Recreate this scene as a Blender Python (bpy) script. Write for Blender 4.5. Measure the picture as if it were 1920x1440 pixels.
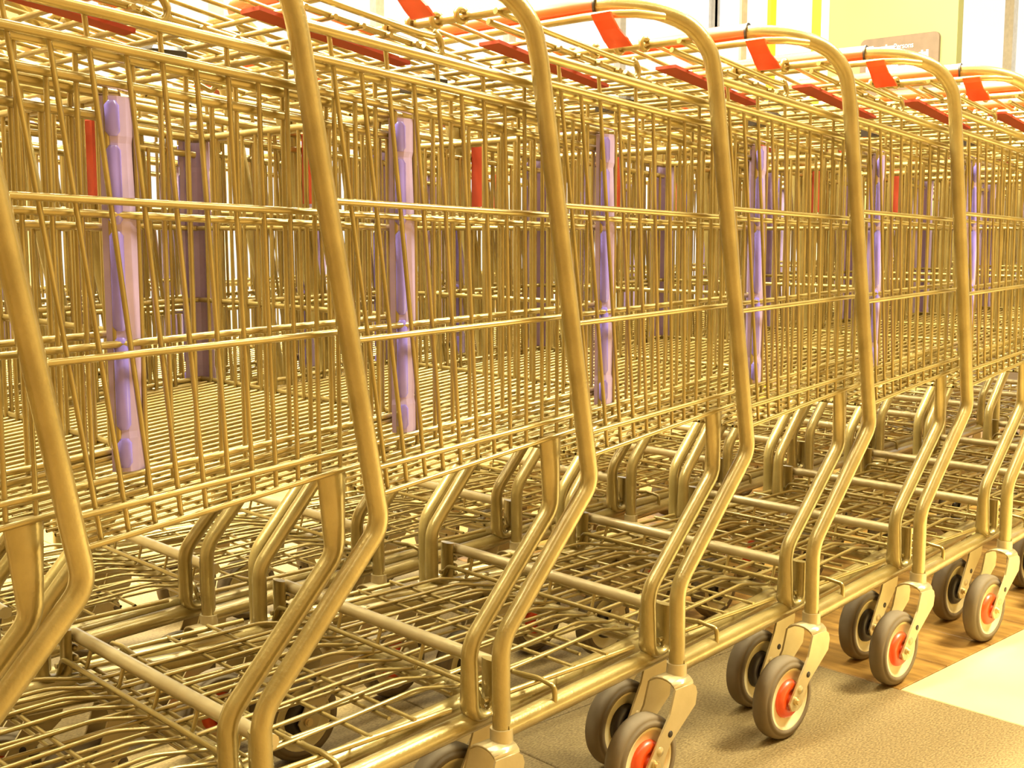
import bpy, math, random
import numpy as np
from mathutils import Vector

for o in list(bpy.data.objects):
    bpy.data.objects.remove(o, do_unlink=True)
scene = bpy.context.scene
COL = scene.collection
random.seed(7)

# ------------------------------------------------------------------ camera
# row of carts runs along +X, the camera stands about a metre to its side
FPX = 2322.5
YAW = math.radians(46.7725)      # angle between the view heading and +X
PITCH = math.radians(7.1175)
cam_d = bpy.data.cameras.new('camera')
cam_d.sensor_fit = 'HORIZONTAL'
cam_d.sensor_width = 36.0
cam_d.lens = FPX / 1920.0 * 36.0
cam_d.clip_start = 0.02
cam = bpy.data.objects.new('camera', cam_d)
COL.objects.link(cam)
cam.location = (0.0, -0.995, 0.737)
cam.rotation_euler = (math.pi / 2 - PITCH, 0.0, YAW - math.pi / 2)
scene.camera = cam

# ------------------------------------------------------------------ world, lights, exposure
world = bpy.data.worlds.new('world')
scene.world = world
world.use_nodes = True
bg = world.node_tree.nodes['Background']
bg.inputs['Color'].default_value = (1.0, 0.97, 0.88, 1)
bg.inputs['Strength'].default_value = 1.25

LAMP = (1.0, 0.93, 0.62)
def area_light(name, loc, sx, sy, power, rot=(0, 0, 0), color=LAMP):
    d = bpy.data.lights.new(name, 'AREA')
    d.shape = 'RECTANGLE'; d.size = sx; d.size_y = sy
    d.energy = power; d.color = color
    o = bpy.data.objects.new(name, d); COL.objects.link(o)
    o.location = loc; o.rotation_euler = rot
    return o
area_light('ceiling_and_fill_light', (0.9, -1.50, 2.86), 4.4, 0.25, 38)  # unseen fill strip, added to light the camera-facing sides of the tubes
area_light('ceiling_and_fill_light', (1.2, 0.75, 2.86), 4.4, 0.55, 820)
area_light('ceiling_and_fill_light', (1.2, 2.40, 2.86), 4.4, 0.55, 420)
area_light('ceiling_and_fill_light', (3.1, -1.20, 2.86), 0.8, 0.8, 250)  # unseen square lamp, added to brighten the front right floor

vs = scene.view_settings
vs.view_transform = 'Standard'
vs.look = 'None'
vs.exposure = 0.03
vs.gamma = 1.0
vs.use_curve_mapping = False
scene.cycles.use_denoising = True
scene.cycles.max_bounces = 8
scene.cycles.caustics_reflective = False
scene.cycles.caustics_refractive = False

# ------------------------------------------------------------------ materials
def new_mat(name):
    m = bpy.data.materials.new(name); m.use_nodes = True
    nt = m.node_tree
    return m, nt, nt.nodes['Principled BSDF']

def noise_color(nt, b, c1, c2, scale, detail=4, stretch=(1, 1, 1), lo=0.35, hi=0.65, coord='Object'):
    tc = nt.nodes.new('ShaderNodeTexCoord'); mp = nt.nodes.new('ShaderNodeMapping')
    mp.inputs['Scale'].default_value = stretch
    nz = nt.nodes.new('ShaderNodeTexNoise'); nz.inputs['Scale'].default_value = scale
    nz.inputs['Detail'].default_value = detail
    cr = nt.nodes.new('ShaderNodeValToRGB')
    cr.color_ramp.elements[0].position = lo; cr.color_ramp.elements[1].position = hi
    cr.color_ramp.elements[0].color = (*c1, 1); cr.color_ramp.elements[1].color = (*c2, 1)
    nt.links.new(tc.outputs[coord], mp.inputs['Vector'])
    nt.links.new(mp.outputs['Vector'], nz.inputs['Vector'])
    nt.links.new(nz.outputs['Fac'], cr.inputs['Fac'])
    nt.links.new(cr.outputs['Color'], b.inputs['Base Color'])
    return nz

def metal(name, c1, c2, rough, metallic=0.75, bump=0.0):
    m, nt, b = new_mat(name)
    nz = noise_color(nt, b, c1, c2, 22, 5)
    b.inputs['Metallic'].default_value = metallic
    b.inputs['Roughness'].default_value = rough
    b.inputs['Coat Weight'].default_value = 1.0
    b.inputs['Coat Roughness'].default_value = 0.20
    if bump:
        n2 = nt.nodes.new('ShaderNodeTexNoise'); n2.inputs['Scale'].default_value = 260
        bp = nt.nodes.new('ShaderNodeBump'); bp.inputs['Strength'].default_value = bump
        bp.inputs['Distance'].default_value = 0.001
        tc = nt.nodes.new('ShaderNodeTexCoord')
        nt.links.new(tc.outputs['Object'], n2.inputs['Vector'])
        nt.links.new(n2.outputs['Fac'], bp.inputs['Height'])
        nt.links.new(bp.outputs['Normal'], b.inputs['Normal'])
    return m

def plain(name, c, rough=0.5, metallic=0.0, **kw):
    m, nt, b = new_mat(name)
    c2 = tuple(x * 0.86 for x in c)
    noise_color(nt, b, c2, c, kw.pop('scale', 30), 3)
    b.inputs['Roughness'].default_value = rough
    b.inputs['Metallic'].default_value = metallic
    for k, v in kw.items():
        b.inputs[k].default_value = v
    return m

M = {}
M['tube'] = metal('galvanised_tube', (0.335, 0.250, 0.082), (0.43, 0.328, 0.120), 0.34, 0.5, 0.35)
M['wire'] = metal('galvanised_wire', (0.325, 0.236, 0.068), (0.42, 0.311, 0.100), 0.32, 0.55)
M['fork'] = metal('pressed_steel', (0.50, 0.40, 0.21), (0.58, 0.47, 0.26), 0.42, 0.45, 0.1)
M['red'] = plain('red_plastic', (0.84, 0.085, 0.008), 0.4, **{'Coat Weight': 0.5, 'Coat Roughness': 0.25})
M['shaded_red'] = plain('shaded_red_plastic', (0.44, 0.045, 0.01), 0.6)  # red plastic darkened: shade on flap and gate stop put into the colour
M['black'] = plain('black_plastic_and_shade', (0.03, 0.02, 0.015), 0.4)
M['lilac'] = plain('lilac_plastic', (0.60, 0.46, 0.84), 0.25, **{'Transmission Weight': 0.15})
M['violet'] = plain('violet_plastic', (0.33, 0.26, 1.0), 0.25)
M['tyre'] = plain('worn_rubber', (0.20, 0.15, 0.09), 0.7)
M['rim'] = plain('cream_plastic', (0.86, 0.75, 0.45), 0.45)
M['bolt'] = metal('bolt_steel', (0.65, 0.5, 0.25), (0.8, 0.65, 0.35), 0.3, 0.9)

# ------------------------------------------------------------------ mesh helpers
class MB:
    def __init__(s): s.v = []; s.f = []; s.sm = []
    def add(s, v, f, smooth=True):
        n = len(s.v); s.v += [tuple(p) for p in v]
        s.f += [tuple(i + n for i in q) for q in f]; s.sm += [smooth] * len(f)
        return s
    def mesh(s, name):
        me = bpy.data.meshes.new(name); me.from_pydata(s.v, [], s.f); me.update()
        me.polygons.foreach_set('use_smooth', s.sm)
        return me

def fillet(pts, rad, n=6):
    pts = [Vector(p) for p in pts]
    rads = rad if isinstance(rad, (list, tuple)) else [rad] * len(pts)
    out = [pts[0]]
    for i in range(1, len(pts) - 1):
        a, b, c = pts[i - 1], pts[i], pts[i + 1]
        r = rads[i]
        u = (a - b); v = (c - b)
        lu, lv = u.length, v.length
        u.normalize(); v.normalize()
        ang = u.angle(v)
        if r <= 0 or ang > math.pi - 0.02:
            out.append(b); continue
        t = min(r / math.tan(ang / 2), lu * 0.49, lv * 0.49)
        p, q = b + u * t, b + v * t
        for k in range(n + 1):
            s = k / n
            out.append(p.lerp(b, s).lerp(b.lerp(q, s), s))
    out.append(pts[-1])
    return out

def catmull(pts, n=6):
    P = [Vector(p) for p in pts]
    P = [P[0] * 2 - P[1]] + P + [P[-1] * 2 - P[-2]]
    out = []
    for i in range(1, len(P) - 2):
        for k in range(n):
            t = k / n
            a, b, c, d = P[i - 1], P[i], P[i + 1], P[i + 2]
            out.append(0.5 * ((2 * b) + (c - a) * t + (2 * a - 5 * b + 4 * c - d) * t * t + (3 * b - a - 3 * c + d) * t ** 3))
    out.append(P[-2])
    return out

def sweep(mb, path, r, n=6, cap=True, shape=None):
    """tube along a path; shape(i, s) may return (half width sideways, half width other) with the first axis nearest +Y"""
    path = [Vector(p) for p in path]
    L = len(path)
    tang = []
    for i in range(L):
        a = path[max(i - 1, 0)]; b = path[min(i + 1, L - 1)]
        tang.append((b - a).normalized())
    ref = Vector((0, 1, 0)) if abs(tang[0].y) < 0.9 else Vector((1, 0, 0))
    nrm = (ref - tang[0] * ref.dot(tang[0])).normalized()
    verts = []; dist = 0
    for i in range(L):
        if i:
            nrm = (nrm - tang[i] * nrm.dot(tang[i])).normalized()
            dist += (path[i] - path[i - 1]).length
        bi = tang[i].cross(nrm)
        ra, rb = (r, r) if shape is None else shape(i, dist)
        for k in range(n):
            a = 2 * math.pi * k / n
            verts.append(path[i] + nrm * (ra * math.cos(a)) + bi * (rb * math.sin(a)))
    faces = []
    for i in range(L - 1):
        for k in range(n):
            k2 = (k + 1) % n
            faces.append((i * n + k, i * n + k2, (i + 1) * n + k2, (i + 1) * n + k))
    mb.add(verts, faces, True)
    if cap:
        for base, rev in ((0, True), ((L - 1) * n, False)):
            vs_ = verts[base:base + n]
            f = tuple(range(n))
            mb.add(vs_, [tuple(reversed(f)) if rev else f], False)
    return mb

def box(mb, x0, x1, y0, y1, z0, z1):
    v = [(x, y, z) for z in (z0, z1) for y in (y0, y1) for x in (x0, x1)]
    f = [(0, 2, 3, 1), (4, 5, 7, 6), (0, 1, 5, 4), (2, 6, 7, 3), (0, 4, 6, 2), (1, 3, 7, 5)]
    return mb.add(v, f, False)

def bevel_box(mb, x0, x1, y0, y1, z0, z1, b):
    """slab with chamfered upper edges"""
    v = [(x0, y0, z0), (x1, y0, z0), (x1, y1, z0), (x0, y1, z0),
         (x0, y0, z1 - b), (x1, y0, z1 - b), (x1, y1, z1 - b), (x0, y1, z1 - b),
         (x0 + b, y0 + b, z1), (x1 - b, y0 + b, z1), (x1 - b, y1 - b, z1), (x0 + b, y1 - b, z1)]
    f = [(3, 2, 1, 0), (8, 9, 10, 11)]
    for i in range(4):
        j = (i + 1) % 4
        f += [(i, j, j + 4, i + 4), (i + 4, j + 4, j + 8, i + 8)]
    return mb.add(v, f, False)

def lathe_y(mb, prof, cx, cz, n=40, y0=0.0, smooth=True):
    """revolve (radius, y) points about the Y axis through (cx, cz)"""
    L = len(prof); v = []
    for (r, y) in prof:
        for k in range(n):
            a = 2 * math.pi * k / n
            v.append((cx + r * math.cos(a), y0 + y, cz + r * math.sin(a)))
    f = []
    for i in range(L - 1):
        for k in range(n):
            k2 = (k + 1) % n
            f.append((i * n + k, (i + 1) * n + k, (i + 1) * n + k2, i * n + k2))
    return mb.add(v, f, smooth)

def plate_xz(mb, outline, y0, y1):
    """flat plate: an (x, z) outline with thickness along Y"""
    n = len(outline)
    v = [(x, y0, z) for x, z in outline] + [(x, y1, z) for x, z in outline]
    f = [tuple(range(n)), tuple(reversed(range(n, 2 * n)))]
    for i in range(n):
        j = (i + 1) % n
        f.append((i, i + n, j + n, j))
    return mb.add(v, f, False)

def obj(name, mb_or_me, mat, parent=None):
    me = mb_or_me if isinstance(mb_or_me, bpy.types.Mesh) else mb_or_me.mesh(name)
    if mat is not None and not me.materials:
        me.materials.append(M[mat] if isinstance(mat, str) else mat)
    o = bpy.data.objects.new(name, me); COL.objects.link(o)
    if parent is not None: o.parent = parent
    return o

def empty(name, loc=(0, 0, 0)):
    o = bpy.data.objects.new(name, None); COL.objects.link(o)
    o.empty_display_size = 0.1; o.location = loc
    return o

def tag(o, label=None, cat=None, group=None, kind=None):
    if label: o['label'] = label
    if cat: o['category'] = cat
    if group: o['group'] = group
    if kind: o['kind'] = kind
    return o

CHILD = {}
def copy_tree(o, parent=None):
    c = o.copy(); COL.objects.link(c)
    if parent is not None: c.parent = parent
    for ch in CHILDREN.get(o.name, []):
        copy_tree(ch, c)
    return c

# ------------------------------------------------------------------ the setting
m, nt, b = new_mat('speckled_tile')
noise_color(nt, b, (0.16, 0.104, 0.038), (0.36, 0.26, 0.112), 190, 7, (1, 2.2, 1), 0.33, 0.68)
b.inputs['Roughness'].default_value = 0.55
M['tile'] = m
m, nt, b = new_mat('wood_look_plank')
noise_color(nt, b, (0.22, 0.105, 0.02), (0.54, 0.30, 0.07), 7, 6, (6.0, 1.0, 1), 0.33, 0.68)
b.inputs['Roughness'].default_value = 0.42
M['plank'] = m
M['lit_cream_tile'] = plain('lit_cream_tile', (0.93, 0.76, 0.38), 0.4, scale=6)  # bright cream paints in the light falling on the front right floor
M['grout'] = plain('grout', (0.25, 0.16, 0.07), 0.9)
M['wall'] = plain('tan_wall_paint', (0.42, 0.31, 0.15), 0.8, scale=3)
M['ceil'] = plain('ceiling_panel', (0.55, 0.46, 0.30), 0.9, scale=3)
M['pale_wall'] = plain('cream_wall_paint', (0.60, 0.51, 0.27), 0.8, scale=2)
M['pillar'] = plain('pale_yellow_paint', (0.25, 0.25, 0.105), 0.6, scale=2)
M['white_paint'] = plain('white_frame_paint', (0.9, 0.88, 0.78), 0.5)
M['yellow_paint'] = plain('yellow_frame_paint', (0.80, 0.82, 0.02), 0.45)
M['grey_paint'] = plain('grey_frame_paint', (0.42, 0.36, 0.26), 0.5)
M['sign'] = plain('grey_sign_board', (0.135, 0.092, 0.066), 0.6)
M['letters'] = plain('white_lettering', (0.95, 0.93, 0.9), 0.6)
m, nt, b = new_mat('window_glass')
for n_ in list(nt.nodes): nt.nodes.remove(n_)
out = nt.nodes.new('ShaderNodeOutputMaterial'); mix = nt.nodes.new('ShaderNodeMixShader')
tr = nt.nodes.new('ShaderNodeBsdfTransparent'); gl = nt.nodes.new('ShaderNodeBsdfGlossy')
gl.inputs['Roughness'].default_value = 0.02; mix.inputs['Fac'].default_value = 0.06
nt.links.new(tr.outputs[0], mix.inputs[1]); nt.links.new(gl.outputs[0], mix.inputs[2])
nt.links.new(mix.outputs[0], out.inputs['Surface'])
M['glass'] = m

RX0, RX1, RY0, RY1, RZ = -3.0, 8.0, -3.2, 5.2, 3.0
fl = obj('floor', box(MB(), RX0, RX1, RY0, RY1, -0.06, -0.006), 'grout'); tag(fl, kind='structure')
XJ, YJ = 1.774, -0.021
G = 0.0022
# big speckled tiles on the near side of the cross joint
T = 0.61
tile_me = bevel_box(MB(), 0, T - G, 0, T - G, -0.006, 0, 0.0012).mesh('tile')
for i in range(-4, 0):
    for j in range(-3, 5):
        o = obj('tile', tile_me, 'tile', fl); o.location = (XJ + i * T, 0.28 + j * T, 0)
# wood-look planks laid across the row beyond it
PW, PL = 0.1585, 1.22
plank_me = bevel_box(MB(), 0, PW - G, 0, PL - G, -0.006, 0, 0.0012).mesh('plank')
for i in range(0, 22):
    for j in range(0, 3):
        o = obj('plank', plank_me, 'plank', fl); o.location = (XJ + i * PW, YJ + j * PL, 0)
lit_tile_me = bevel_box(MB(), 0, T - G, 0, T - G, -0.006, 0, 0.0012).mesh('tile')
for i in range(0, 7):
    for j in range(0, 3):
        o = obj('tile', lit_tile_me, 'lit_cream_tile', fl); o.location = (XJ + i * T, YJ - (j + 1) * T, 0)

tag(obj('ceiling', box(MB(), RX0, RX1, RY0, RY1, RZ, RZ + 0.1), 'ceil'), kind='structure')
tag(obj('wall_front', box(MB(), RX0, RX1, RY0 - 0.1, RY0, 0, RZ), 'wall'), kind='structure')
tag(obj('wall_left', box(MB(), RX0 - 0.1, RX0, RY0 - 0.1, RY1 + 0.1, 0, RZ), 'wall'), kind='structure')
# glazed walls: low sill, head beam, posts, panes
def glazed(name, along, fixed, a0, a1, posts, first):
    def bb(mb, s0, s1, z0, z1, t=0.05):
        if along == 'X': return box(mb, s0, s1, fixed - t, fixed + t, z0, z1)
        return box(mb, fixed - t, fixed + t, s0, s1, z0, z1)
    w = MB(); bb(w, a0, a1, 0, 0.10, 0.06); bb(w, a0, a1, 2.8, RZ, 0.06)
    tag(obj(name, w, 'wall'), kind='structure')
    n = first
    for s0, s1 in zip(posts[:-1], posts[1:]):
        win = empty('window_%d' % n, ((s0 + s1) / 2, fixed, 0.10) if along == 'X' else (fixed, (s0 + s1) / 2, 0.10))
        tag(win, kind='structure'); n += 1
        ox, oy, oz = win.location
        def local(mb):
            mb.v = [(x - ox, y - oy, z - oz) for x, y, z in mb.v]; return mb
        obj('glass_pane', local(bb(MB(), s0 + 0.03, s1 - 0.03, 0.13, 2.77, 0.004)), 'glass', win)
        fr = MB(); bb(fr, s0, s0 + 0.03, 0.10, 2.8, 0.03); bb(fr, s1 - 0.03, s1, 0.10, 2.8, 0.03)
        bb(fr, s0 + 0.03, s1 - 0.03, 0.10, 0.13, 0.03); bb(fr, s0 + 0.03, s1 - 0.03, 2.77, 2.8, 0.03)
        obj('window_frame', local(fr), 'white_paint', win)
    return n
n = glazed('wall_back', 'X', RY1, 2.5, RX1, [2.5 + i * 1.1 for i in range(6)], 1)
tag(obj('wall_back_left', box(MB(), RX0, 2.5, RY1 - 0.06, RY1 + 0.06, 0, RZ), 'pale_wall'), kind='structure')
n = glazed('wall_right', 'Y', RX1, -0.8, RY1, [-0.8 + i * 1.2 for i in range(6)], n)
tag(obj('wall_right_near', box(MB(), RX1 - 0.06, RX1 + 0.06, RY0, -0.8, 0, RZ), 'wall'), kind='structure')

# pillar with the sign, seen end on beyond the row
PX = 4.5
pl = MB(); box(pl, PX, PX + 0.04, 1.346, 1.905, 0, RZ)
tag(obj('wall_pillar', pl, 'pillar'), kind='structure')
tag(obj('trim_1', box(MB(), PX + 0.02, PX + 0.10, 1.905, 1.955, 0, RZ), 'white_paint'), kind='structure')
tag(obj('trim_2', box(MB(), PX + 0.02, PX + 0.10, 1.957, 2.000, 0, RZ), 'yellow_paint'), kind='structure')
for nm, mt, y, w_, x in (('trim_3', 'yellow_paint', 2.235, 0.018, PX + 0.05), ('trim_4', 'grey_paint', 2.385, 0.012, PX + 0.05)):
    tag(obj(nm, box(MB(), x, x + 0.04, y - w_ / 2, y + w_ / 2, 0, RZ), mt), kind='structure')
sg = empty('sign', (PX - 0.012, 1.58, 1.36))
tag(sg, 'grey rounded sign with white lettering on the pale yellow pillar', 'sign')
# rounded board in the YZ plane
w2, h2, rr = 0.168, 0.125, 0.022
ol = []
for cx_, cz_, a0 in ((w2 - rr, h2 - rr, 0), (-w2 + rr, h2 - rr, 90), (-w2 + rr, -h2 + rr, 180), (w2 - rr, -h2 + rr, 270)):
    for k in range(7):
        a = math.radians(a0 + 15 * k); ol.append((cx_ + rr * math.cos(a), cz_ + rr * math.sin(a)))
bm = MB(); nO = len(ol)
bm.add([(0, y, z) for y, z in ol] + [(0.012, y, z) for y, z in ol],
       [tuple(reversed(range(nO))), tuple(range(nO, 2 * nO))] + [(i, (i + 1) % nO, (i + 1) % nO + nO, i + nO) for i in range(nO)], False)
obj('sign_board', bm, 'sign', sg)
def text_mesh(s, size):
    cu = bpy.data.curves.new('txt', 'FONT'); cu.body = s; cu.size = size; cu.extrude = 0.0006
    to = bpy.data.objects.new('txt', cu); COL.objects.link(to)
    dg = bpy.context.evaluated_depsgraph_get()
    me = bpy.data.meshes.new_from_object(to.evaluated_get(dg)); 
    bpy.data.objects.remove(to, do_unlink=True)
    return me
tm = text_mesh('Persons', 0.030)
xs_ = [v.co.x for v in tm.vertices]; x0_ = min(xs_); sc_ = 0.082 / (max(xs_) - x0_)
for v in tm.vertices:
    x, y, z = v.co; v.co = (-0.0012 - z, 0.020 - (x - x0_) * sc_ * 1.0, 0.075 + y)
obj('lettering', tm, 'letters', sg)
wd = MB()
def blobs(y0, y1, z0, z1):
    y = y0
    rnd = random.Random(int((z0 + 2) * 1000))
    while y > y1:
        w_ = rnd.uniform(0.006, 0.010); hh = rnd.choice((0.72, 0.72, 1.0))
        box(wd, -0.0012, 0.0002, y - w_, y, z0, z0 + (z1 - z0) * hh); y -= w_ + 0.0022
blobs(0.140, 0.030, 0.074, 0.096)
blobs(0.140, -0.075, 0.034, 0.056); blobs(-0.086, -0.124, 0.034, 0.060)
blobs(0.140, -0.130, -0.006, 0.016)
obj('lettering', wd, 'letters', sg)

# ------------------------------------------------------------------ the shopping cart
W = 0.52            # distance between the two side tubes
def mir(p): return (p[0], W - p[1], p[2])
RT = 0.0106         # main tube radius

def side_y(x):      # basket side plane, tapering to the nose
    return 0.010 + 0.036 * (x - 0.07) / 0.77
NOSE = 0.838
def z_rim(x): return 0.922 - 0.099 * (x - 0.07)
def z_r2(x): return 0.8925 - 0.088 * (x - 0.078)
def z_m1(x): return 0.757 - 0.035 * (x - 0.104)
def z_m2(x): return 0.620 + 0.026 * (x - 0.132)
def z_b1(x): return 0.487 + 0.070 * (x - 0.158)
def z_b2(x): return 0.459 + 0.104 * (x - 0.161)
def rear_x(z):      # where the basket side meets the slanting tube
    return 0.138 - 0.166 * (z - 0.44) + 0.008

def half_frame():
    lower = fillet([(0, 0, 0.143), (-0.001, 0, 0.268), (0.145, 0, 0.430), (0.066, 0, 0.868)], [0, 0.055, 0.036, 0], 8)
    top = catmull([(0.066, 0, 0.868), (0.055, 0.000, 0.924), (0.042, 0.002, 0.957), (0.014, 0.016, 0.986),
                   (-0.028, 0.046, 1.002), (-0.060, 0.090, 1.007), (-0.070, 0.140, 1.006), (-0.071, W / 2, 1.006)], 5)
    return lower[:-1] + top

def strut_path():
    return fillet([(0.420, 0.030, z_b2(0.420) + 0.003), (0.424, 0.032, 0.400), (0.297, 0.036, 0.258), (0.296, 0.036, 0.172), (0.329, 0.036, 0.172), (0.329, 0.036, 0.234)],
                  [0, 0.034, 0.045, 0.0160, 0.0160, 0], 7)

def strut_mesh(mirror):
    path = strut_path()
    tot = sum((b_ - a_).length for a_, b_ in zip(path[:-1], path[1:]))
    if mirror: path = [Vector(mir(p)) for p in path]
    def shp(i, s):
        t = min(1, max(0, (s - 0.035) / 0.05))           # flattened against the basket
        ra = 0.0045 + (0.0103 - 0.0045) * t
        rb = 0.0180 + (0.0103 - 0.0180) * t
        u = min(1, max(0, (s - (tot - 0.13)) / 0.04))     # flat hook at the foot
        ra = ra + (0.0140 - ra) * u
        rb = rb + (0.0092 - rb) * u
        w = min(1, max(0, (s - (tot - 0.095)) / 0.03))
        rb = rb + (0.0058 - rb) * w
        return ra, rb
    return sweep(MB(), path, 0.0104, 12, True, shp)

def castor(parent, x, y, trail, name='castor'):
    c = MB()
    ax, az, R = x - trail, 0.0535, 0.0605
    # inverted U fork: two legs and an arched crown
    for s in (-1, 1):
        y0, y1 = (y + s * 0.0235, y + s * 0.0205) if s < 0 else (y + 0.0205, y + 0.0235)
        plate_xz(c, [(x - 0.030, 0.142), (x + 0.004, 0.142), (x + 0.011, 0.137), (x + 0.014, 0.128), (x + 0.011, 0.112), (ax + 0.032, 0.074), (ax + 0.023, 0.060), (ax + 0.016, 0.044), (ax + 0.005, 0.038), (ax - 0.009, 0.040), (ax - 0.015, 0.052), (x - 0.040, 0.112)], y0, y1)
    arch = []
    for k in range(9):
        a = math.pi * k / 8
        arch.append((-0.022 * math.cos(a), 0.141 + 0.012 * math.sin(a)))
    for (ya, za), (yb, zb) in zip(arch[:-1], arch[1:]):
        v = []
        for xx in (x - 0.030, x + 0.008):
            for (yy, zz) in ((ya, za), (yb, zb), (yb, zb - 0.003), (ya, za - 0.003)):
                v.append((xx, y + yy, zz))
        c.add(v, [(0, 1, 5, 4), (3, 7, 6, 2), (0, 3, 2, 1), (4, 5, 6, 7)], True)
    sweep(c, [(x, y, 0.148), (x, y, 0.166)], 0.0135, 14)
    # pin hole shown as a dark plug and a pressed boss
    fk = obj(name, c, 'fork', parent)
    if CASTOR_DETAIL:
        h = MB(); lathe_y(h, [(0.0001, -0.0004), (0.0045, -0.0004), (0.0045, 0.001)], ax + 0.030, 0.086, 14, y - 0.0236)
        obj('pin_hole', h, 'black', fk)
        h = MB(); lathe_y(h, [(0.0001, -0.0028), (0.005, -0.002), (0.0075, 0.001)], ax + 0.010, 0.068, 14, y - 0.0235)
        obj('pressed_boss', h, 'fork', fk)
    t = MB()
    hw = 0.0135
    prof = [(0.0450, -hw + 0.001), (0.0460, -hw - 0.001), (0.0525, -hw - 0.001), (0.0532, -hw + 0.0014), (0.0552, -hw + 0.0014), (0.0584, -hw + 0.003), (R, -hw + 0.008)]
    prof = prof + [(r, -yy) for r, yy in reversed(prof)]
    lathe_y(t, prof, ax, az, 44, y)
    r_ = MB()
    pr = [(0.0452, -hw + 0.0005), (0.0420, -hw + 0.0005), (0.0405, -hw + 0.004), (0.0240, -hw + 0.006)]
    for sg_ in (1, -1):
        pp = [(r, yy * sg_) for r, yy in pr]
        lathe_y(r_, pp if sg_ > 0 else list(reversed(pp)), ax, az, 40, y)
    hb = MB()
    for sg_ in (1, -1):
        pp = [(0.0285, -0.0080 * sg_), (0.0275, -0.0125 * sg_), (0.0235, -0.0160 * sg_), (0.0160, -0.0175 * sg_), (0.0145, -0.0150 * sg_), (0.0085, -0.0150 * sg_), (0.0085, -0.0205 * sg_)]
        lathe_y(hb, pp if sg_ > 0 else list(reversed(pp)), ax, az, 28, y)
    bo = MB(); sweep(bo, [(ax, y - 0.0268, az), (ax, y + 0.0268, az)], 0.0065, 10)
    sweep(bo, [(ax, y - 0.0300, az), (ax, y - 0.0268, az)], 0.0045, 10)
    if CASTOR_DETAIL:
        obj('tyre', t, 'tyre', fk); obj('wheel_rim', r_, 'rim', fk); obj('hub', hb, 'red' if x < 0.1 else 'black', fk); obj('axle_bolt', bo, 'bolt', fk)  # front hubs coloured black to stand for the deep shade on them
    else:
        obj('tyre', t, 'tyre', fk); obj('wheel_rim', r_, 'rim', fk)

def bumper(parent, mirror):
    # soft corner guard: lilac channel with a violet rib and three rail notches
    y = side_y(NOSE) + 0.004
    x = NOSE + 0.001
    z0, z1 = z_b2(NOSE) - 0.014, z_rim(NOSE) - 0.002
    cuts = [z0, z0 + 0.030, z0 + 0.036, z_m2(NOSE) - 0.003, z_m2(NOSE) + 0.003, z_m1(NOSE) - 0.003, z_m1(NOSE) + 0.003, z1 - 0.040, z1 - 0.034, z1]
    def ring(z, s):
        # rounded L section around the corner
        v = []
        for k in range(9):
            a = math.radians(200 + 170 * k / 8)
            v.append((x - 0.004 + 0.0195 * s * math.cos(math.radians(-50) + (k - 4) * 0.42) , y - 0.000 + 0.0195 * s * math.sin(math.radians(-50) + (k - 4) * 0.42), z))
        for k in range(8, -1, -1):
            v.append((x - 0.004 + 0.0140 * s * math.cos(math.radians(-50) + (k - 4) * 0.42), y + 0.0140 * s * math.sin(math.radians(-50) + (k - 4) * 0.42), z))
        return v
    mb = MB()
    lv = []
    for i, z in enumerate(cuts):
        lv.append((z, 1.0 if i in (0, 1, 8, 9) else (0.94 if i in (2, 7) else 1.04)))
    rings = [ring(z, s) for z, s in lv]
    nn = len(rings[0]); v = []; f = []
    for rg in rings: v += rg
    for i in range(len(rings) - 1):
        for k in range(nn):
            k2 = (k + 1) % nn
            f.append((i * nn + k, i * nn + k2, (i + 1) * nn + k2, (i + 1) * nn + k))
    f.append(tuple(reversed(range(nn)))); f.append(tuple(range((len(rings) - 1) * nn, len(rings) * nn)))
    mb.add(v, f, False)
    if mirror:
        mb.v = [mir(p) for p in mb.v]; mb.f = [tuple(reversed(q)) for q in mb.f]
    g = obj('corner_bumper', mb, 'lilac', parent)
    rib = MB()
    for a, b_ in ((cuts[0] + 0.004, cuts[1]), (cuts[2] + 0.002, cuts[3]), (cuts[4], cuts[5]), (cuts[6], cuts[7] - 0.002), (cuts[8], cuts[9] - 0.004)):
        yy = y - 0.0178
        h_ = b_ - a
        pp = [(x - 0.011, yy, a), (x - 0.011, yy, a + 0.004), (x - 0.011, yy, b_ - 0.004), (x - 0.011, yy, b_)]
        sweep(rib, pp, 0.005, 10, True, lambda i, s: (0.0030, 0.0036) if i in (0, 3) else (0.0046, 0.0066))
    if mirror:
        rib.v = [mir(p) for p in rib.v]; rib.f = [tuple(reversed(q)) for q in rib.f]
    obj('rib', rib, 'violet', g)

def side_wires():
    """(path, radius) of the upright wires of one basket side, near side"""
    res = []
    xb = 0.170
    i = 0
    while xb < NOSE - 0.012:
        d = max(0.0, 1 - (xb - 0.135) / 0.27)
        lean = 0.080 * d ** 1.25
        short = i % 2 == 1
        zb = z_b2(xb) - 0.001
        # top position from the lean per metre of height
        xt = xb - lean
        zt = z_r2(xt) + 0.001 if short else z_rim(xt) - 0.002
        hz = (zt - zb) / (z_rim(xt) - zb)
        xt2 = xb - lean * hz
        res.append([(xt2, side_y(xt2) + 0.0042, zt), ((xt2 + xb) / 2, side_y((xt2 + xb) / 2) + 0.0042, (zt + zb) / 2), (xb, side_y(xb) + 0.0042, zb)])
        xb += 0.0262; i += 1
    return res

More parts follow.
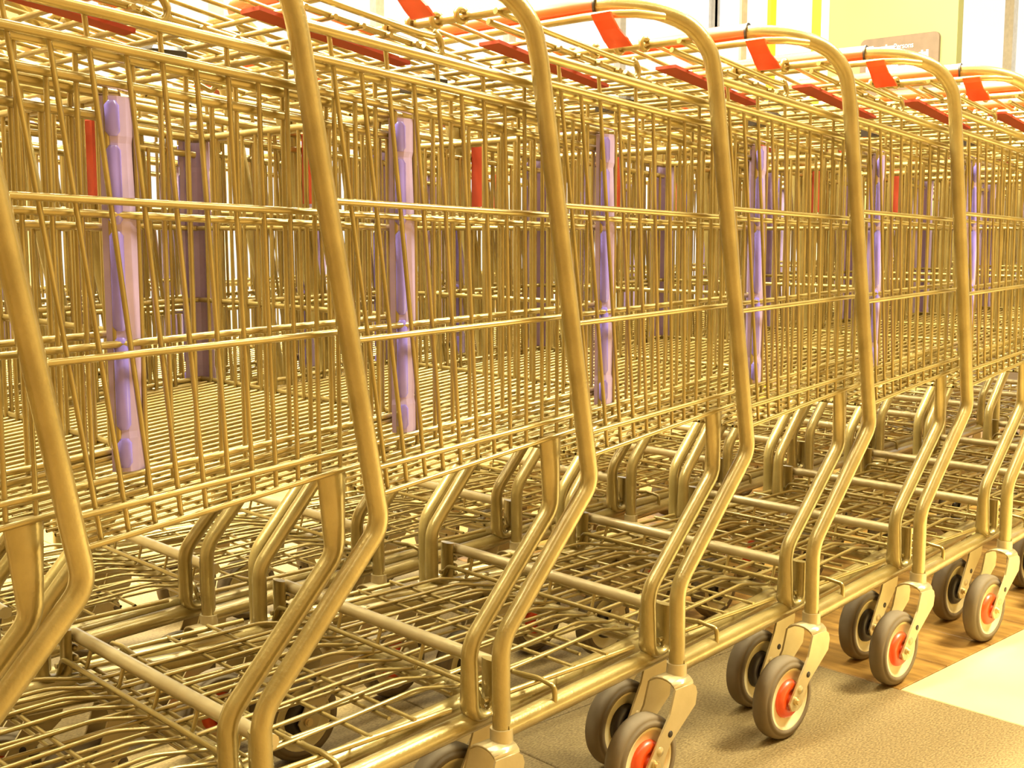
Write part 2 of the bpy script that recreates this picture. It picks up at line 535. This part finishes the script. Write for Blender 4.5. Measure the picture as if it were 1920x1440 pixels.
RAILS = [('rail', z_r2, 0.0044), ('rail', z_m1, 0.0035), ('rail', z_m2, 0.0034), ('rail', z_b1, 0.0031), ('rail', z_b2, 0.0031)]
def rail_path(fz, extra=0.0):
    z = fz(0.1)
    x0 = rear_x(fz(rear_x(z)))
    return [(x0, side_y(x0) - 0.001, fz(x0)), (0.45, side_y(0.45), fz(0.45)), (NOSE, side_y(NOSE), fz(NOSE))]

GX0, GZ0, GSL, GL = 0.018, 0.966, -0.158, 0.365     # raised rear gate: hinge, slope, length
def gate_pt(s, y, dz=0.0): return (GX0 + s, y, GZ0 + GSL * s + dz)

TRAY = [(0.020, 0.190), (0.150, 0.194), (0.265, 0.199), (0.330, 0.184), (0.640, 0.183)]
def tray_y(y, x):   # wires converge with the chassis
    t = (x - 0.02) / 0.62
    c = W / 2
    return c + (y - c) * (1 - 0.24 * t)

def build_cart(detail):
    global CASTOR_DETAIL
    CASTOR_DETAIL = detail
    root = empty('shopping_cart')
    # bent handle frame, one continuous tube
    h = half_frame()
    full = h + [Vector(mir(p)) for p in reversed(h[:-1])]
    fr = obj('handle_frame', sweep(MB(), full, RT, 16 if detail else 10), 'tube', root)
    g = obj('handle_grip', sweep(MB(), [(-0.062, 0.095, 1.0066), (-0.069, 0.125, 1.0060), (-0.071, 0.18, 1.006), (-0.071, W - 0.18, 1.006), (-0.069, W - 0.125, 1.0060), (-0.062, W - 0.095, 1.0066)], 0.0140, 18), 'red', root)
    for yc in (0.094, W - 0.094):
        obj('grip_collar', sweep(MB(), [(-0.0615, yc - 0.0012, 1.0066), (-0.0622, yc + 0.0012, 1.0066)], 0.0146, 18), 'black', g)
    # rods under the handle
    rod = MB(); sweep(rod, [(-0.020, 0.022, 0.990), (-0.062, 0.030, 0.990), (-0.086, 0.048, 0.989), (-0.092, 0.090, 0.989), (-0.093, W / 2, 0.989), (-0.092, W - 0.090, 0.989), (-0.086, W - 0.048, 0.989), (-0.062, W - 0.030, 0.990), (-0.020, W - 0.022, 0.990)], 0.0050, 8)
    obj('stay_rod', rod, 'wire', root)
    hr = MB(); sweep(hr, [(0.030, 0.006, 0.968), (0.016, W / 2, 0.968), (0.030, W - 0.006, 0.968)], 0.0055, 8)
    obj('hinge_rod', hr, 'wire', root)
    for s in (0, 1):
        p = [(0, 0, 0.1640), (0.30, 0.040, 0.1640), (0.69, 0.096, 0.1640)]
        if s: p = [mir(q) for q in p]
        obj('chassis_rail', sweep(MB(), p, 0.0125, 14 if detail else 8), 'tube', root)
        so = obj('support_strut', strut_mesh(s), 'tube', root)
        if detail:
            for kb in range(4):
                yb = 0.036 if not s else W - 0.036
                bd = MB(); lathe_y(bd, [(0.0003, -0.0125), (0.0035, -0.0115), (0.0045, -0.009), (0.0045, 0.009), (0.0003, 0.0125)], 0.3375, 0.183 + kb * 0.0125, 8, yb)
                obj('stop_tooth', bd, 'tube', so)
    obj('front_axle_tube', sweep(MB(), [(0.668, 0.094, 0.164), (0.668, W - 0.094, 0.164)], 0.0115, 10), 'tube', root)
    obj('cross_bar', sweep(MB(), [(0.343, 0.030, 0.222), (0.343, W - 0.030, 0.222)], 0.0086, 12), 'fork', root)
    for (x, y, t) in ((0, 0, 0.070), (0, W, 0.070), (0.686, 0.100, 0.058), (0.686, W - 0.100, 0.058)):
        castor(root, x, y, t)
    bumper(root, False); bumper(root, True)

    wires_joined = MB()
    def put(name, path, r, parent, n=6, mirror=False, cap=True):
        if mirror: path = [mir(p) for p in path]
        if detail:
            return obj(name, sweep(MB(), path, r, n, cap), 'wire', parent)
        sweep(wires_joined, path, r, 4, False)

    # basket sides: the top rail is the panel, wires and rails hang on it
    for s in (False, True):
        p = [(rear_x(0.922) - 0.004, side_y(0.07) - 0.001, z_rim(0.07)), (0.45, side_y(0.45) - 0.001, z_rim(0.45)), (NOSE, side_y(NOSE) - 0.001, z_rim(NOSE))]
        if s: p = [mir(q) for q in p]
        panel = obj('basket_side', sweep(MB(), p, 0.0054, 10), 'wire', root)
        ex = [(rear_x(0.915) + 0.002, 0.007, 0.915), (rear_x(0.462) + 0.002, 0.007, 0.462)]
        put('edge_bar', ex, 0.0042, panel, 8, s)
        for nm, fz, r in RAILS: put(nm, rail_path(fz), r, panel, 8, s)
        for pth in side_wires(): put('wire', pth, 0.00242, panel, 6, s)
    # nose
    yn = side_y(NOSE)
    nose = obj('basket_nose', sweep(MB(), [(NOSE, yn, z_rim(NOSE)), (NOSE + 0.004, yn + 0.02, z_rim(NOSE)), (NOSE + 0.004, W - yn - 0.02, z_rim(NOSE)), (NOSE, W - yn, z_rim(NOSE))], 0.0054, 10), 'wire', root)
    for nm, fz, r in RAILS[1:]: put('rail', [(NOSE, yn, fz(NOSE)), (NOSE, W - yn, fz(NOSE))], r, nose, 6)
    for i in range(13):
        y = yn + 0.030 + i * (W - 2 * yn - 0.06) / 12
        put('wire', [(NOSE - 0.003, y, z_rim(NOSE) - 0.003), (NOSE - 0.003, y, z_b2(NOSE))], 0.00225, nose)
    # floor grid: too fine to pick apart
    fg = MB()
    y = 0.03
    while y < W - 0.03:
        sweep(fg, [(0.150, y, z_b2(0.150) + 0.002), (NOSE, side_y(NOSE) + (y - 0.02) * (W - 2 * side_y(NOSE)) / (W - 0.04), z_b2(NOSE) + 0.002)], 0.0021, 5 if detail else 4, False); y += 0.0195
    x = 0.160
    while x < NOSE:
        sweep(fg, [(x, side_y(x), z_b2(x) - 0.001), (x, W - side_y(x), z_b2(x) - 0.001)], 0.0021, 5 if detail else 4, False); x += 0.031
    tag(obj('basket_floor_grid', fg, 'wire', root), kind='stuff')
    # raised rear gate with its seat back
    gf = MB()
    for s in (0, 1):
        yg = 0.028
        p = [gate_pt(0, yg), gate_pt(0.205, yg, -0.002), gate_pt(0.226, yg, 0.004), gate_pt(0.236, yg, -0.006), gate_pt(0.230, yg, -0.018), gate_pt(0.212, yg, -0.014)]
        q = [gate_pt(0, yg + 0.012, -0.010), gate_pt(GL, yg + 0.012, -0.012)]
        if s: p = [mir(a) for a in p]; q = [mir(a) for a in q]
        sweep(gf, catmull(p, 4), 0.0038, 8); sweep(gf, q, 0.0036, 8)
    sweep(gf, [gate_pt(GL, 0.036, -0.012), gate_pt(GL, W - 0.036, -0.012)], 0.0038, 8)
    gate = obj('rear_gate', gf, 'wire', root)
    for i in range(9):
        yy = 0.085 + i * (W - 0.17) / 8
        put('wire', [gate_pt(-0.004, yy, 0.0065), gate_pt(GL - 0.004, yy, -0.008)], 0.0027, gate)
        if detail:
            lp = [(0.018 + 0.0074 * math.cos(a), yy, 0.968 + 0.0074 * math.sin(a)) for a in [math.radians(40 * k) for k in range(9)]]
            obj('hinge_loop', sweep(MB(), lp + [lp[0]], 0.0036, 6), 'wire', gate)
    for i in range(9):
        s_ = 0.070 + i * 0.034
        put('cross_wire', [gate_pt(s_, 0.030, -0.013), gate_pt(s_, W - 0.030, -0.013)], 0.0030, gate)
    # red plastic tab hanging from the stay rod, its loop round the rod
    tb = MB(); plate_t = []
    for k in range(8):
        a = math.radians(-60 + 300 * k / 7); plate_t.append((-0.091 + 0.0085 * math.sin(a), 0, 0.989 + 0.0085 * math.cos(a)))
    prof = [(-0.093, 0.982), (-0.084, 0.972), (-0.072, 0.962), (-0.062, 0.953)]
    v = []; f = []
    for i, (px, pz) in enumerate([(-0.0985, 0.990)] + prof):
        hw_ = 0.0155 if i < 3 else 0.0185
        for (yy, d) in ((0.056 - hw_, 0), (0.056 + hw_, 0), (0.056 + hw_, 0.0035), (0.056 - hw_, 0.0035)): v.append((px + d, yy, pz))
    n_ = len(v) // 4
    for i in range(n_ - 1):
        for k in range(4):
            k2 = (k + 1) % 4; f.append((i * 4 + k, i * 4 + k2, (i + 1) * 4 + k2, (i + 1) * 4 + k))
    f += [(3, 2, 1, 0), (n_ * 4 - 4, n_ * 4 - 3, n_ * 4 - 2, n_ * 4 - 1)]
    tb.add(v, f, False)
    obj('hanging_tab', tb, 'red', root)
    # red child seat flap folded under the gate
    fp = MB()
    pts = [gate_pt(0.040, 0.066, -0.016), gate_pt(0.040, 0.100, -0.016), gate_pt(0.225, 0.088, -0.022), gate_pt(0.225, 0.066, -0.022)]
    v = pts + [(p[0], p[1], p[2] - 0.004) for p in pts]
    fp.add(v, [(0, 1, 2, 3), (7, 6, 5, 4), (0, 4, 5, 1), (1, 5, 6, 2), (2, 6, 7, 3), (3, 7, 4, 0)], False)
    flap = obj('seat_flap', fp, 'shaded_red', root)
    if detail:
        bk = MB(); bevel_box(bk, 0.255, 0.290, 0.060, 0.100, 0.878, 0.896, 0.004)
        obj('buckle', bk, 'black', flap)
    # red plastic stop strip on the far side
    st = MB(); bevel_box(st, 0.062, 0.068, W - 0.070, W - 0.046, 0.765, 0.862, 0.002)
    obj('gate_stop', st, 'shaded_red', root)
    # lower tray
    tr_ = MB()
    for s in (0, 1):
        e = [(0.002, 0.034, 0.187), (0.268, 0.037, 0.188)]
        if s: e = [mir(p) for p in e]
        sweep(tr_, e, 0.0036, 8)
        e = fillet([(0.090, 0.004, 0.170), (0.090, 0.004, 0.190), (0.090, 0.034, 0.193), (0.090, 0.10, 0.1865)], [0, 0.008, 0.004, 0], 4)
        if s: e = [Vector(mir(p)) for p in e]
        sweep(tr_, e, 0.0032, 8)
    e = fillet([(0.318, 0.032, 0.168), (0.318, 0.050, 0.200), (0.318, W - 0.050, 0.200), (0.318, W - 0.032, 0.168)], [0, 0.015, 0.015, 0], 4)
    sweep(tr_, e, 0.0034, 8)
    tray = obj('lower_tray', tr_, 'wire', root)
    for i in range(9):
        yy = 0.074 + i * (W - 0.148) / 8
        pth = fillet([(x, tray_y(yy, x), z) for x, z in TRAY], 0.09, 3)
        put('wire', pth, 0.0026, tray)
    for x, z in ((0.035, 0.186), (0.090, 0.188), (0.155, 0.1897), (0.215, 0.192), (0.420, 0.179), (0.530, 0.179), (0.630, 0.179)):
        ye = 0.034 if x < 0.27 else tray_y(0.040, x)
        put('cross_wire', [(x, ye, z), (x, W - ye, z)], 0.0026, tray)
    for i in range(5):
        yy = 0.085 + i * (W - 0.17) / 4
        put('link', [(0.340, yy, 0.216), (0.334, yy, 0.196), (0.325, yy, 0.186)], 0.0026, tray)
    if not detail:
        obj('basket_wires', wires_joined, 'wire', root)
    return root

PITCHX = 0.3135
def row(proto, ks, x_base, y_base, labels, group, jitter):
    first = True
    for k in ks:
        if first: o = proto; first = False
        else: o = copy_tree(proto)
        dx, dy, rz = jitter.get(k, (0, 0, 0))
        o.location = (x_base + PITCHX * k + dx, y_base + dy, 0.007)
        o.rotation_euler = (0, 0, rz)
        tag(o, labels[k], 'cart', group)

near = build_cart(True)
CHILDREN = {}
def index_children():
    CHILDREN.clear()
    for o in bpy.data.objects:
        if o.parent is not None: CHILDREN.setdefault(o.parent.name, []).append(o)
index_children()
ORD = ['first', 'second', 'third', 'fourth', 'fifth', 'sixth', 'seventh', 'eighth', 'ninth', 'tenth', 'eleventh', 'twelfth', 'thirteenth']
lab = {-2: 'near-row wire shopping cart cut off at left, only its lilac-cornered nose in view',
       -1: 'near-row wire shopping cart cut off at left, basket side ending at the left edge',
       0: 'near-row wire shopping cart whose slanted frame tube is the leftmost in view',
       1: 'near-row wire shopping cart with the second slanted frame tube from the left',
       2: 'near-row wire shopping cart with the third slanted frame tube from the left',
       3: 'near-row wire shopping cart with the fourth slanted frame tube from the left',
       4: 'near-row wire shopping cart with the fifth slanted frame tube from the left',
       5: 'near-row wire shopping cart with the sixth slanted frame tube, rightmost complete one',
       6: 'near-row wire shopping cart cut off at right, its bright handle at the right edge',
       7: 'near-row wire shopping cart next beyond the one whose handle meets the right edge',
       8: 'near-row wire shopping cart second beyond the one whose handle meets the right edge'}
row(near, range(-2, 9), 0.292, 0.0, lab, 'near row of nested shopping carts', {})
far = build_cart(False)
index_children()
lab2 = {k: 'rear-row wire shopping cart glimpsed through the near row, %s from the left' % ORD[i] for i, k in enumerate(range(-1, 12))}
row(far, range(-1, 12), 0.262, 0.605, lab2, 'rear row of nested shopping carts', {})
